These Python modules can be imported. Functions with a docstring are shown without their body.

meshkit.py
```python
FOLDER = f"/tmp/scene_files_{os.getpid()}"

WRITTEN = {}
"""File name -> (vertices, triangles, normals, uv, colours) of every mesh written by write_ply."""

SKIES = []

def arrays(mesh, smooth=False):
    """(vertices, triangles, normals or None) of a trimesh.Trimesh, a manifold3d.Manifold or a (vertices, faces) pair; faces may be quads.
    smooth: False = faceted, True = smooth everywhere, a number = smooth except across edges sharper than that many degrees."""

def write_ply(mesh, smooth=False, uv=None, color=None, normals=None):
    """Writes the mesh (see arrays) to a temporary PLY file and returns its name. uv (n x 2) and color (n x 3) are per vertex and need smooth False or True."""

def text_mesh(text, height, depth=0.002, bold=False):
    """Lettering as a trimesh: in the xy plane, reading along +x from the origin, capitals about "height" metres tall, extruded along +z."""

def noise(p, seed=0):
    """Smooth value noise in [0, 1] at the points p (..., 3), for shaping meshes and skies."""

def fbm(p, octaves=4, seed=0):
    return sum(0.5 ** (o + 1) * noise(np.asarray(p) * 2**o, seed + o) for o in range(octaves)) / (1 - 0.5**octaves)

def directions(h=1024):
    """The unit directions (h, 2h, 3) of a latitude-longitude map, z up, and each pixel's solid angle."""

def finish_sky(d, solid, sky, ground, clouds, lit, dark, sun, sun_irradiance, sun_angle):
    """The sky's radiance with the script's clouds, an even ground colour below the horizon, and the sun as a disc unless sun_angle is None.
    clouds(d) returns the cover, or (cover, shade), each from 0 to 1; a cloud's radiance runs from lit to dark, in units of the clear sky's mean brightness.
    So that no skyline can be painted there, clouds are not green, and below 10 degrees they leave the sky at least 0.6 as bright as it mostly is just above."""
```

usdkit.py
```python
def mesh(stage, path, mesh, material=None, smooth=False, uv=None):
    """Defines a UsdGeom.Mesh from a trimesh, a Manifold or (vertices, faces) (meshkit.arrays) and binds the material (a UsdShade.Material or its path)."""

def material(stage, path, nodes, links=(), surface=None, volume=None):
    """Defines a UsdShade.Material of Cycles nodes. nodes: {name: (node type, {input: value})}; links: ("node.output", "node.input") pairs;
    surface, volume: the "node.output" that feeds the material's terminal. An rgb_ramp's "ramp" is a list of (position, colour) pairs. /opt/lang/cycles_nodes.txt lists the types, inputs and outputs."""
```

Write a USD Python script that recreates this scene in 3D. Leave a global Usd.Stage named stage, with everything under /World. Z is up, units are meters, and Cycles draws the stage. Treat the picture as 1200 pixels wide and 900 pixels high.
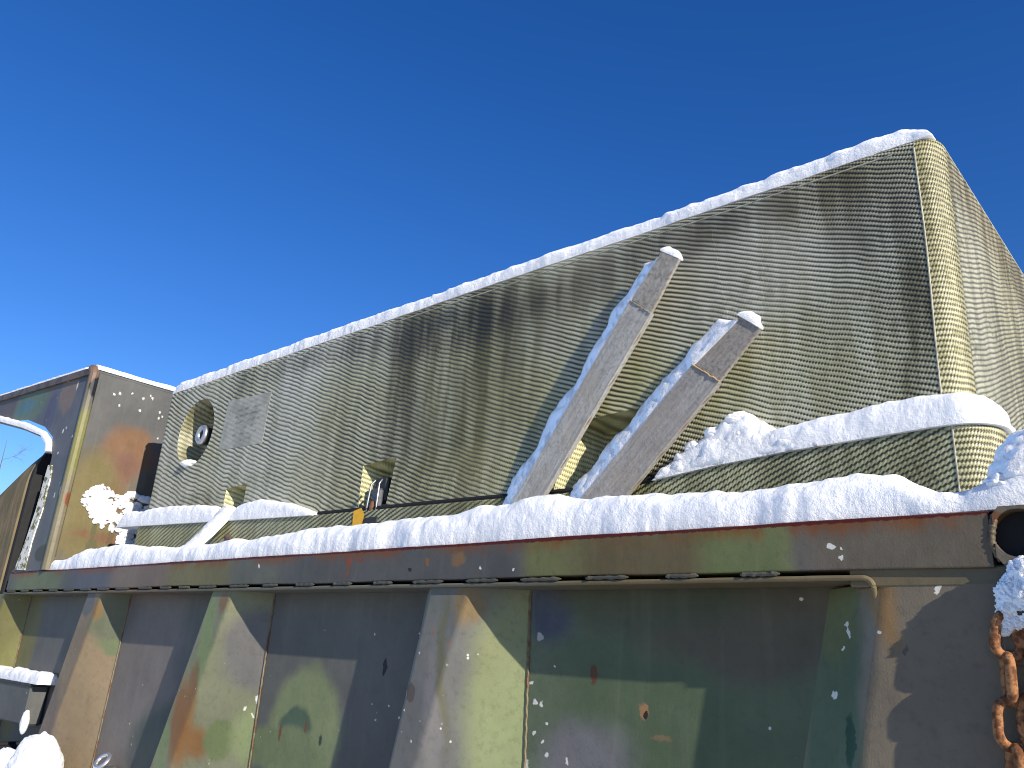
import math, numpy as np, trimesh, usdkit, meshkit
import manifold3d as m3
from shapely.geometry import Polygon, Point
from pxr import Usd, UsdGeom, UsdLux, UsdShade, Gf, Sdf, Vt

stage = Usd.Stage.CreateInMemory()
UsdGeom.SetStageUpAxis(stage, UsdGeom.Tokens.z)
UsdGeom.SetStageMetersPerUnit(stage, 1.0)
UsdGeom.Xform.Define(stage, '/World'); UsdGeom.Scope.Define(stage, '/World/Looks')

# ------------------------------------------------------------------ camera
FPX = 960.0; PP = np.array([600., 450.])            # focal length and centre in pixels of a 1200 x 900 picture
nrm = lambda v: np.asarray(v, float) / np.linalg.norm(v)
_X = -nrm([-1107, 254.7, FPX]); _Y = nrm([922.9, 393.2, FPX]); _Y = nrm(_Y - _X * (_X @ _Y)); _Z = np.cross(_X, _Y)
RW = np.stack([_X, _Y, _Z])                          # camera (x right, y down, z forward) to world
CAM = np.array([0.0, -1.8, -0.225])                  # the rail's lower edge is z = 0, its outer face y = 0
def ray(px): return RW @ np.array([px[0] - PP[0], px[1] - PP[1], FPX])
def aty(px, y): r = ray(px); return CAM + r * ((y - CAM[1]) / r[1])
def atx(px, x): r = ray(px); return CAM + r * ((x - CAM[0]) / r[0])
cam = UsdGeom.Camera.Define(stage, '/World/camera')
cam.CreateHorizontalApertureAttr(36.0); cam.CreateVerticalApertureAttr(27.0); cam.CreateFocalLengthAttr(36.0 * FPX / 1200)
cam.CreateClippingRangeAttr(Gf.Vec2f(0.02, 2000))
_r, _u, _b = RW[:, 0], -RW[:, 1], -RW[:, 2]
cam.AddTransformOp().Set(Gf.Matrix4d(*_r, 0, *_u, 0, *_b, 0, *map(float, CAM), 1))
cam.CreateExposureAttr(0.55)

# ------------------------------------------------------------------ sky and sun
SUN = nrm([4.1, -1.0, 1.8])
def material(name, nodes, links, surface=None, volume=None):
    return usdkit.material(stage, '/World/Looks/' + name, nodes, links, surface, volume)
sky_m = material('sky_light', {
    's': ('sky_texture', {'sky_type': 'single_scattering', 'sun_disc': False, 'sun_elevation': float(math.asin(SUN[2])),
                          'sun_rotation': float(math.atan2(SUN[0], SUN[1])), 'altitude': 300.0, 'air_density': 1.0, 'aerosol_density': 0.08, 'ozone_density': 4.0}),
    'h': ('hsv', {'saturation': 1.27, 'hue': .515}),
    'b': ('background_shader', {'strength': 0.11})}, [('s.color', 'h.color'), ('h.color', 'b.color')], 'b.background')
dome = UsdLux.DomeLight.Define(stage, '/World/sky')
UsdShade.MaterialBindingAPI.Apply(dome.GetPrim()).Bind(sky_m)
dome.GetPrim().SetCustomDataByKey('kind', 'structure')
sun = UsdLux.DistantLight.Define(stage, '/World/sun')
sun.CreateIntensityAttr(1.2); sun.CreateAngleAttr(0.5); sun.CreateNormalizeAttr(True); sun.CreateColorAttr(Gf.Vec3f(1.0, 0.92, 0.80))
_sx = nrm(np.cross([0, 0, 1], SUN)); _sy = np.cross(SUN, _sx)
sun.AddTransformOp().Set(Gf.Matrix4d(*_sx, 0, *_sy, 0, *SUN, 0, 0, 0, 0, 1))

# ------------------------------------------------------------------ helpers: objects
_used = {}
def path(name, parent):
    base = (parent.GetPath().pathString if parent else '/World') + '/'
    k = _used.get(base + name, 0); _used[base + name] = k + 1
    return base + (name if k == 0 else f'{name}_{k:03d}')
def tag(p, label=None, cat=None, group=None, kind=None):
    for k, v in (('label', label), ('category', cat), ('group', group), ('kind', kind)):
        if v: p.SetCustomDataByKey(k, v)
    return p
def obj(name, mesh, mat, parent=None, smooth=35, label=None):
    p = usdkit.mesh(stage, path(name, parent), mesh, mat, smooth=smooth).GetPrim()
    if label: tag(p, label)
    return p
def thing(name, label, cat, group=None, loc=None):
    x = UsdGeom.Xform.Define(stage, path(name, None))
    return tag(x.GetPrim(), label, cat, group)

# ------------------------------------------------------------------ helpers: meshes
cat = trimesh.util.concatenate
def to_tm(m):
    q = m.to_mesh(); return trimesh.Trimesh(q.vert_properties[:, :3], q.tri_verts, process=False)
def box(a, b):
    a, b = np.minimum(a, b), np.maximum(a, b)
    return trimesh.creation.box(extents=b - a, transform=trimesh.transformations.translation_matrix((a + b) / 2))
def hull(pts): return m3.Manifold.hull_points(np.asarray(pts, float))
def mbox(a, b):
    a, b = np.minimum(a, b), np.maximum(a, b)
    return m3.Manifold.cube(list(b - a)).translate(list(a))
def bevel_box(a, b, r=0.004):
    a, b = np.minimum(a, b), np.maximum(a, b); pts = []
    for i in range(8):
        c = np.array([(a, b)[(i >> k) & 1][k] for k in range(3)]); s = np.array([1 if (i >> k) & 1 == 0 else -1 for k in range(3)])
        for k in range(3):
            q = c + s * r; q[k] = c[k]; pts.append(q)
    return to_tm(hull(pts))
def prism_xz(poly, y0, y1):
    """polygon in the xz plane, from y0 to y1"""
    m = trimesh.creation.extrude_polygon(poly if isinstance(poly, Polygon) else Polygon(poly), abs(y1 - y0), engine='earcut')
    v = m.vertices.copy(); m.vertices = np.stack([v[:, 0], min(y0, y1) + v[:, 2], v[:, 1]], 1); m.invert()
    return m
def tube(p, r, n=8, closed=False, ref=None):
    p = np.asarray(p, float); N = len(p); r = np.broadcast_to(r, N)
    t = np.roll(p, -1, 0) - np.roll(p, 1, 0) if closed else np.gradient(p, axis=0)
    t /= np.linalg.norm(t, axis=1, keepdims=True) + 1e-12
    if ref is None: ref = np.array([0, 0, 1.0]) if abs(t[:, 2]).mean() < .8 else np.array([0, 1.0, 0])
    a = np.cross(t, ref); a /= np.linalg.norm(a, axis=1, keepdims=True) + 1e-12; b = np.cross(t, a)
    th = np.arange(n) / n * 2 * np.pi
    v = p[:, None] + r[:, None, None] * (np.cos(th)[None, :, None] * a[:, None] + np.sin(th)[None, :, None] * b[:, None])
    f = []
    for i in range(N if closed else N - 1):
        j = (i + 1) % N
        for k in range(n): l = (k + 1) % n; f += [[i * n + k, i * n + l, j * n + l], [i * n + k, j * n + l, j * n + k]]
    v = v.reshape(-1, 3)
    if not closed:
        v = np.vstack([v, p[0], p[-1]]); 
        for k in range(n): l = (k + 1) % n; f += [[len(v) - 2, l, k], [len(v) - 1, (N - 1) * n + k, (N - 1) * n + l]]
    m = trimesh.Trimesh(v, f, process=False); m.fix_normals(); return m
def fbm(p, o=4, seed=0): return meshkit.fbm(np.asarray(p, float) + 100.0, o, seed) - 0.5

def drift(P, side, up, w0, w1, h, nt=22, rough=0.006, seed=0, grain=24., power=0.75, edge=.12, wedge=False):
    """a bank of snow along the points P: from P + w0*side (front) to P + w1*side (back), h high along up; lumpy, closed"""
    P = np.asarray(P, float); N = len(P); sd = np.broadcast_to(side, P.shape); u = np.broadcast_to(up, P.shape)
    w0, w1, h = (np.broadcast_to(q, N).astype(float) for q in (w0, w1, h))
    th = np.linspace(0.0, math.pi, nt); c = -np.cos(th); s = np.sin(th)
    c = np.sign(c) * np.abs(c) ** power; s = np.sign(s) * np.abs(s) ** (power * .9)
    if wedge: s = np.clip((c + 1) / 2, 0, 1) ** .7 * np.clip((1 - c) / .2, 0, 1) ** .5
    mid, half = (w0 + w1) / 2, (w1 - w0) / 2
    v = P[:, None] + (mid[:, None] + half[:, None] * c[None])[..., None] * sd[:, None] + (h[:, None] * s[None])[..., None] * u[:, None]
    out = half[:, None, None] * c[None, :, None] * sd[:, None] * .6 + (h[:, None] * np.maximum(s, 0)[None])[..., None] * u[:, None]
    ln = np.linalg.norm(out, axis=2, keepdims=True); out = out / (ln + 1e-9)
    amt = np.clip(h / 0.03, 0, 1)[:, None, None]
    ns = (fbm(v * grain, 4, seed) * rough * 2.2 + fbm(v * grain * .28, 3, seed + 7) * rough * 2.6)[..., None]
    v = v + out * ns * amt * np.clip(s * 2.2 + edge, 0, 1)[None, :, None]
    f = []
    idx = np.arange(N * nt).reshape(N, nt)
    a, b, c2, d = idx[:-1, :-1], idx[1:, :-1], idx[1:, 1:], idx[:-1, 1:]
    f = np.concatenate([np.stack([a, b, c2], -1).reshape(-1, 3), np.stack([a, c2, d], -1).reshape(-1, 3)])
    a, b, c2, d = idx[:-1, -1], idx[1:, -1], idx[1:, 0], idx[:-1, 0]          # underside
    f = np.concatenate([f, np.stack([a, b, c2], -1), np.stack([a, c2, d], -1)])
    cap = [[0 + 0 * k, idx[0, k], idx[0, k + 1]] for k in range(1, nt - 1)] + [[idx[-1, 0], idx[-1, k + 1], idx[-1, k]] for k in range(1, nt - 1)]
    f = np.concatenate([f, np.array(cap)])
    m = trimesh.Trimesh(v.reshape(-1, 3), f, process=False); m.fix_normals(); return m
def lump(c, r, seed=0, rough=.18, sub=4, grain=9.):
    m = trimesh.creation.icosphere(subdivisions=sub); v = m.vertices
    k = 1 + rough * 2 * (fbm(v * 1.6 + seed * 3.1, 3, seed) + .8 * fbm(v * grain * .5 + seed, 4, seed + 3))
    m.vertices = v * k[:, None] * np.asarray(r) + np.asarray(c); return m
def resample(pts, step):
    pts = np.asarray(pts, float); d = np.r_[0, np.cumsum(np.linalg.norm(np.diff(pts, axis=0), axis=1))]
    q = np.linspace(0, d[-1], max(2, int(d[-1] / step) + 1)); return np.stack([np.interp(q, d, pts[:, k]) for k in range(pts.shape[1])], 1)

# ------------------------------------------------------------------ helpers: materials
class Graph:
    def __init__(s): s.n, s.l = {}, []
    def add(s, kind, **inp):
        k = f'{kind}_{len(s.n)}'; s.n[k] = (kind, {a: b for a, b in inp.items() if not (isinstance(b, str) and b.startswith('@'))})
        for a, b in inp.items():
            if isinstance(b, str) and b.startswith('@'): s.l.append((b[1:], f'{k}.{a}'))
        return '@' + k
    def math(s, op, a, b=0.0, c=0.0, clamp=False):
        return s.add('math', math_type=op, value1=a, value2=b, value3=c, use_clamp=clamp) + '.value'
    def noise(s, vec, scale, detail=3.0, rough=.55, **k): return s.add('noise_texture', vector=vec, scale=scale, detail=detail, roughness=rough, **k)
    def ramp01(s, v, a, b): return s.add('map_range', range_type='smoothstep', value=v, from_min=a, from_max=b, to_min=0.0, to_max=1.0, clamp=True) + '.result'
    def mix(s, f, a, b, t='mix'): return s.add('mix_color', blend_type=t, fac=f, a=a, b=b) + '.result'
    def pos(s): return s.add('geometry') + '.position'
    def xyz(s, v): k = s.add('separate_xyz', vector=v); return k + '.x', k + '.y', k + '.z'
    def warp(s, vec, scale, amt, detail=3.0):
        n = s.noise(vec, scale, detail) + '.color'
        n = s.add('vector_math', math_type='subtract', vector1=n, vector2=(.5, .5, .5)) + '.vector'
        n = s.add('vector_math', math_type='scale', vector1=n, scale=float(amt)) + '.vector'
        return s.add('vector_math', math_type='add', vector1=vec, vector2=n) + '.vector'
    def dist(s, vec, c, r):
        c, r = np.asarray(c, float), np.asarray(r, float)
        m = s.add('mapping', mapping_type='point', vector=vec, location=tuple(-c / r), scale=tuple(1 / r)) + '.vector'
        return s.add('vector_math', math_type='length', vector1=m) + '.value'
    def blob(s, col, vec, c, r, color, soft=.35, amt=1.0):
        soft = soft * .7
        d = s.add('map_range', range_type='smoothstep', value=s.dist(vec, c, r), from_min=1 - soft, from_max=1 + soft, to_min=float(amt), to_max=0.0, clamp=True) + '.result'
        return s.mix(d, col, color)
    def done(s, name, col, rough=.6, bump=None, strength=.3, dist=.004, spec=.4, **k):
        inp = dict(base_color=col, roughness=rough, specular_ior_level=spec, **k)
        if bump is not None: inp['normal'] = s.add('bump', height=bump, strength=strength, distance=dist) + '.normal'
        p = s.add('principled_bsdf', **inp)
        return material(name, s.n, s.l, p[1:] + '.BSDF')

GREEN, BROWN, GREY = (.150, .165, .085), (.165, .125, .085), (.105, .102, .100)
LGREEN, OLIVE, TAN, RUST, ORANGE, BLACK = (.22, .25, .13), (.15, .14, .06), (.215, .170, .115), (.10, .030, .015), (.25, .115, .045), (.012, .012, .014)
DGREEN, BLUEGREY, WHITE = (.075, .115, .070), (.085, .090, .105), (.62, .60, .52)

def paint(name, base, blobs=(), chips=(), specks=.5, speck_scale=38., rust_top=None, warp=.05, rough=.55, ring=None, coarse=0.0, tint=None):
    """weathered camouflage paint; blobs are sprayed patches (centre, radii, colour, softness), chips small sharp marks"""
    g = Graph(); p = g.pos(); w = g.warp(g.warp(p, 4.0, warp * 2, 2.0), 30., .012, 4.0); specks = specks * .62; col = g.add('color', value=base) + '.color'
    if tint:
        for (scale, lo, hi, c) in tint:
            col = g.mix(g.ramp01(g.noise(w, scale, 3.0) + '.fac', lo, hi), col, c)
    for b in blobs: col = g.blob(col, w, *b)
    # fading, chalking and grime
    n = g.noise(p, 3.2, 6.0, .65) + '.fac'; col = g.mix(g.ramp01(n, .25, .75), g.mix(.22, col, (.02, .02, .018)), g.mix(.06, col, (.40, .38, .33)))
    n = g.noise(p, 46., 4.0, .7) + '.fac'; col = g.mix(g.math('multiply', g.ramp01(n, .48, .75), .28), col, (.05, .05, .045))
    st = g.add('mapping', mapping_type='point', vector=p, scale=(26., 26., 1.6)) + '.vector'
    col = g.mix(g.math('multiply', g.ramp01(g.noise(st, 1.0, 3.0) + '.fac', .5, .8), .09), col, (.30, .28, .22))
    if rust_top is not None:
        z = g.xyz(p)[2]; h = g.ramp01(g.math('add', z, g.math('multiply', g.noise(st, 1.0, 4.0) + '.fac', .07)), rust_top - .005, rust_top + .05)
        h2 = g.ramp01(g.noise(p, 4.0, 3.0) + '.fac', .40, .58); col = g.mix(g.math('multiply', g.math('multiply', h, h2), .85), col, (.17, .065, .025))
        e = g.ramp01(g.math('add', z, g.math('multiply', g.noise(p, 60., 3.0) + '.fac', .012)),   .1195, .1225); col = g.mix(e, col, (.075, .018, .012))
    col = g.add('hsv', hue=.5, saturation=1.16, value=.97, fac=1.0, color=col) + '.color'
    w2 = g.warp(p, 45.0, .030, 5.0)
    for c, r, k, soft in chips: col = g.blob(col, w2, c, r, k, soft)
    if ring:
        c, r, a, b = ring; d = g.dist(w2, c, r); m = g.ramp01(g.math('absolute', g.math('subtract', d, 1.0)), .014, .003)
        x, y, z = g.xyz(p); m = g.math('multiply', m, g.ramp01(g.math('add', x, g.math('multiply', z, -a)), b, b + .03)); col = g.mix(g.math('multiply', m, .5), col, (.40, .40, .25))
    if specks:
        for sc, th in ((speck_scale, .15), (speck_scale * .42, .11)):
            v = g.add('voronoi_texture', vector=g.warp(p, 90., .008, 2.0), scale=sc)
            on = g.math('multiply', g.ramp01(v + '.distance', th * 1.25, th * .8), g.ramp01(g.noise(p, 6.0, 2.0) + '.fac', .62 - .12 * specks, .66 - .1 * specks))
            on = g.math('multiply', on, g.math('greater_than', g.xyz(v + '.color')[0], 1 - .55 * specks)); col = g.mix(on, col, WHITE)
    bump = g.math('add', g.math('multiply', g.noise(p, 30., 4.0) + '.fac', .6), g.math('multiply', g.noise(p, 240., 3.0) + '.fac', .18 + coarse)); bump = g.math('add', bump, g.math('multiply', g.noise(p, 4.5, 2.0) + '.fac', 5.0))
    return g.done(name, col, rough, bump, .35, .004, .35)

def weave_material(name, slope, dark=(.036, .037, .014), light=(.57, .56, .45), yellow=0.0, stains=(), dirt=.5, kinks=1.0, stroke=.62, bump=.34):
    """glass-fibre cloth under old resin: diagonal rows of tows with kinks, dark resin between, stains"""
    g = Graph(); p = g.pos(); x, y, z = g.xyz(p); s = g.math('add', x, y)
    flat = g.add('combine_xyz', x=s, y=0.0, z=g.math('multiply', z, .10)) + '.vector'
    k = g.math('multiply', g.math('subtract', g.noise(flat, 5.5, 3.0, .6) + '.fac', .5), .036 * kinks); k = g.math('multiply', k, g.math('multiply_add', g.ramp01(s, -.9, -2.6), .75, .25))
    k2 = g.math('multiply', g.math('subtract', g.noise(p, 3.5, 3.0) + '.fac', .5), .03)
    zz = g.math('add', g.math('add', z, k), k2)
    inv = g.math('multiply_add', s, 6.35, 67.6)
    u = g.math('multiply', g.math('subtract', zz, .75), inv)
    u = g.math('add', u, g.math('multiply', g.math('add', g.math('multiply', s, 67.6), g.math('multiply', g.math('multiply', s, s), 3.18)), slope))
    row = g.math('sine', g.math('multiply', u, 2 * math.pi))
    v = g.math('add', g.math('multiply', s, 104.), g.math('multiply', zz, -44.))
    st = g.math('sine', g.math('multiply', v, 2 * math.pi))
    fine = g.noise(p, 420., 2.0) + '.fac'
    h = g.math('add', row, g.math('multiply', st, stroke)); h = g.math('add', h, g.math('multiply', g.math('subtract', fine, .5), .6))
    big = g.noise(p, 2.3, 5.0, .6) + '.fac'
    h = g.math('add', h, g.math('multiply', g.math('subtract', big, .5), 1.6))
    m = g.ramp01(h, -.74, .16)
    lt = g.mix(g.ramp01(g.noise(p, 1.3, 4.0) + '.fac', .40, .66), light, tuple(np.array(light) * (.95, .93, .74)))
    if yellow: lt = g.mix(yellow, lt, (.66, .63, .36))
    col = g.mix(m, g.mix(.6 * yellow, dark, (.26, .24, .10)), lt)
    w = g.warp(p, 6.0, .12, 4.0)
    stv = g.add('mapping', mapping_type='point', vector=p, scale=(14., 14., 1.3)) + '.vector'; sn = g.ramp01(g.noise(stv, 1.0, 5.0, .65) + '.fac', .38, .62)
    col = g.mix(g.math('multiply', sn, .60 * dirt), col, (.40, .37, .25), 'multiply')
    for c, r, kc, soft, amt in stains:
        d = g.add('map_range', range_type='smoothstep', value=g.dist(w, c, r), from_min=1 - soft, from_max=1 + soft, to_min=float(amt), to_max=0.0, clamp=True) + '.result'
        col = g.mix(g.math('multiply', d, g.math('multiply_add', sn, .5, .5)), col, tuple(np.minimum(np.array(kc) * 4.6, 1.0)), 'multiply')
    tiny = g.ramp01(g.noise(p, 70., 3.0, .7) + '.fac', .56, .70); col = g.mix(g.math('multiply', tiny, .55 * dirt), col, (.05, .05, .022))
    moss = g.math('multiply', g.ramp01(g.noise(p, 4.5, 6.0, .7) + '.fac', .50, .66), g.ramp01(g.noise(p, 55., 3.0, .7) + '.fac', .40, .60)); col = g.mix(g.math('multiply', moss, .8 * dirt), col, (.36, .34, .12), 'multiply')
    hb = g.math('add', h, g.math('multiply', g.noise(p, 9., 3.0) + '.fac', 2.5))
    return g.done(name, col, .42, hb, bump, .0022, .5)

def snow_material(name='snow', col=(.86, .87, .89), rough=.75):
    g = Graph(); p = g.pos()
    n = g.math('add', g.math('multiply', g.noise(p, 75., 4.0, .62) + '.fac', 1.0), g.math('multiply', g.noise(p, 330., 3.0, .6) + '.fac', .42))
    n = g.math('add', n, g.math('multiply', g.noise(p, 22., 3.0) + '.fac', 1.2))
    return g.done(name, col, rough, n, .55, .010, .3, subsurface_weight=.35, subsurface_scale=.006, subsurface_radius=(1.0, 1.1, 1.3))
SNOW = snow_material()
def plain(name, col, rough=.6, metallic=0.0, var=.25, scale=30., bump=.3, spec=.4):
    g = Graph(); p = g.pos(); n = g.noise(p, scale, 4.0, .65) + '.fac'
    c = g.mix(g.math('multiply', g.ramp01(n, .35, .7), var * 2), tuple(col), tuple(np.array(col) * .35))
    return g.done(name, c, rough, n, bump, .004, spec, metallic=metallic)
DARK = plain('dark_steel', (.028, .028, .030), .55)
VOID = plain('black_rubber', (.010, .010, .011), .75)
STEEL = plain('worn_galvanised_steel', (.20, .20, .21), .42, .7)
BRIGHT = plain('bright_worn_steel', (.62, .62, .62), .38, .85, .1)
YELLOW = plain('yellow_marker_paint', (.80, .42, .02), .5, 0, .1)

# ------------------------------------------------------------------ ground (snow field)
gr = trimesh.creation.cylinder(radius=900, height=.4, sections=96); gr.apply_translation([0, 0, -2.3])
gm = Graph(); gp = gm.pos()
tag(obj('ground', gr, gm.done('snow_field', gm.mix(gm.ramp01(gm.noise(gp, .9, 5.0) + '.fac', .45, .7), (.50, .50, .50), (.28, .27, .25)), .8, gm.noise(gp, 6., 5.0) + '.fac', .6, .06)), kind='structure')

# ------------------------------------------------------------------ dump body
PD = .13                                            # depth of the side panel behind the rail
body = thing('dump_truck', 'faded camouflage dump truck with tapered ribs along its steel body and a canvas topped cab', 'truck')
V = lambda px, y=.012: aty(px, y)
def blobs(y, *items):
    """(px, py, rx, rz, colour, softness) -> a patch of paint on the plane y"""
    return [(aty((a, b), y), (rx, 5.0, rz), c, s) for a, b, rx, rz, c, s in items]

# rail: a formed channel, rounded along its edges
def rail_mesh(x0, x1, n=260):
    prof = [(.014, .014), (.002, .016), (0, .020), (0, .119), (.003, .1235), (.009, .1255), (.12, .1255), (.125, .122), (.125, .02), (.12, .014)]
    xs = np.linspace(x0, x1, n); v = []
    for x in xs:
        dz = .0016 * math.sin(x * 3.1) + .0012 * math.sin(x * 8.3 + 1)
        v += [(x, yy + dz * .7 * (yy < .06), zz + dz) for yy, zz in prof]
    k = len(prof); f = []
    for i in range(n - 1):
        for j in range(k): l = (j + 1) % k; f += [[i * k + j, (i + 1) * k + j, (i + 1) * k + l], [i * k + j, (i + 1) * k + l, i * k + l]]
    for e in (0, (n - 1) * k): f += [[e, e + j, e + j + 1] for j in range(1, k - 1)]
    m = trimesh.Trimesh(np.array(v), f, process=False); m.fix_normals(); return m
rail_paint = paint('rail_paint', (.080, .078, .072), blobs(0,
    (40, 690, .38, .3, (.125, .140, .070), .4), (108, 680, .3, .3, (.082, .085, .10), .35), (165, 670, .32, .3, (.170, .130, .10), .3), (232, 672, .28, .3, (.155, .138, .062), .35),
    (300, 665, .2, .3, (.095, .095, .075), .5), (720, 645, .24, .3, (.135, .125, .05), .5), (655, 652, .13, .3, (.13, .135, .052), .4), (820, 640, .30, .3, (.115, .075, .035), .6), (770, 650, .26, .3, (.115, .09, .042), .6),
    (880, 635, .14, .3, (.13, .15, .062), .5), (960, 640, .06, .3, (.075, .078, .075), .6), (1075, 635, .24, .3, (.130, .108, .078), .5), (1180, 630, .08, .2, (.12, .095, .065), .4)),
    chips=[(aty((a, b), 0), (r, .5, r2), c, s) for a, b, r, r2, c, s in (
        (409, 660, .016, .016, (.20, .05, .02), .3), (407, 672, .008, .02, (.16, .06, .025), .5), (424, 658, .010, .008, (.16, .05, .02), .4), (501, 658, .010, .016, (.18, .09, .03), .4), (537, 655, .03, .022, (.17, .10, .045), .5),
        (974, 640, .009, .007, WHITE, .2), (986, 652, .006, .006, WHITE, .2), (987, 643, .004, .004, WHITE, .3), (563, 665, .006, .006, WHITE, .3), (602, 667, .005, .005, WHITE, .3), (480, 668, .008, .008, BLACK, .3), (303, 664, .006, .01, WHITE, .3))],
    specks=.12, rust_top=.112, warp=.05, coarse=.1)
rail = obj('top_rail', rail_mesh(-5.875, -.386), rail_paint, body)
# folded lip under the rail; turns down into the edge of the end post
lip_paint = paint('lip_paint', (.13, .12, .08), blobs(0, (400, 688, .8, .2, (.14, .135, .105), .3), (150, 690, .4, .2, BROWN, .3), (850, 680, .5, .2, (.16, .125, .07), .4)), specks=.2)
RC = .020
lip = [(x, .003, -.002) for x in np.linspace(-5.90, -.70, 60)] + [(-.637 + RC * math.sin(a), .006 + .004 * math.sin(a), -.002 - RC + RC * math.cos(a)) for a in np.linspace(.0, 1.5, 10)] + [(-.618, .018, -.035), (-.620, .024, -.050)]
lip_part = obj('lip', tube(lip, np.r_[np.full(60, .0062), np.linspace(.0062, .0066, 10), .0055, .003], 10), lip_paint, body)
obj('lip_plate', bevel_box((-5.90, .002, -.006), (-.675, .128, .004), .002), lip_paint, lip_part)
obj('post_cap', bevel_box((-.665, .010, -.02), (.35, .125, .018), .003), lip_paint, body)
bead_paint = paint('weld_paint', (.075, .072, .055), specks=0, coarse=.6)
rng = np.random.default_rng(4)
xx = -5.84
while xx < -.75:
    L = rng.uniform(.09, .15); q = np.linspace(0, L, 12)
    pts = np.stack([xx + q, np.full(12, -.002) + .003 * (rng.random(12) - .5), .0095 + .002 * (rng.random(12) - .5)], 1)
    obj('weld_bead', tube(pts, .0055 * (1 + .18 * np.sin(np.arange(12) * 2.2)) * np.clip(np.minimum(np.arange(12), 11 - np.arange(12)) / 1.5 + .35, 0, 1), 7), bead_paint, rail)
    xx += L + rng.uniform(.075, .12)

# side panel between the ribs
panel_paint = paint('panel_paint', (.106, .105, .094), blobs(PD,
    (700, 830, .42, .55, (.128, .155, .098), .3), (860, 830, .55, .5, (.090, .122, .066), .4), (690, 900, .16, .10, (.175, .168, .168), .6), (880, 720, .33, .14, (.10, .085, .055), .4), (650, 715, .1, .1, (.06, .07, .10), .5),
    (760, 690, .30, .10, (.07, .08, .045), .5), (352, 860, .22, .24, LGREEN, .25), (345, 850, .10, .06, DGREEN, .25), (330, 880, .25, .08, (.17, .20, .10), .3), (170, 760, .35, .9, (.165, .145, .130), .3), (60, 760, .18, .5, GREY, .3), (30, 760, .12, .6, OLIVE, .4), (140, 720, .08, .08, DGREEN, .4), (190, 880, .3, .2, (.05, .07, .06), .4)),
    chips=[(aty((a, b), PD), (r, .5, r2), c, s) for a, b, r, r2, c, s in (
        (451, 782, .010, .026, BLACK, .1), (696, 792, .012, .026, (.10, .045, .02), .25), (755, 834, .014, .020, (.30, .16, .07), .3), (757, 838, .008, .010, (.02, .015, .012), .2), (775, 865, .03, .008, (.16, .12, .06), .5), (633, 746, .009, .010, (.35, .34, .33), .2), (622, 800, .005, .006, WHITE, .3), (627, 822, .007, .007, WHITE, .3), (634, 826, .008, .008, WHITE, .3), (641, 848, .004, .005, WHITE, .3), (636, 868, .004, .006, WHITE, .3), (641, 884, .006, .007, WHITE, .3), (650, 780, .004, .003, WHITE, .3), (664, 892, .004, .008, WHITE, .3), (626, 858, .005, .006, WHITE, .3), (617, 896, .010, .012, WHITE, .3),
        (328, 858, .010, .030, (.13, .06, .03), .4), (358, 852, .006, .02, (.13, .06, .03), .4), (375, 868, .01, .02, (.04, .05, .03), .4))],
    specks=.35, speck_scale=34., warp=.07, coarse=.12)
pm = box((-5.9, PD, -1.05), (-.3, PD + .012, -.002)); obj('side_panel', pm.subdivide_to_size(.4), panel_paint, body)

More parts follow.
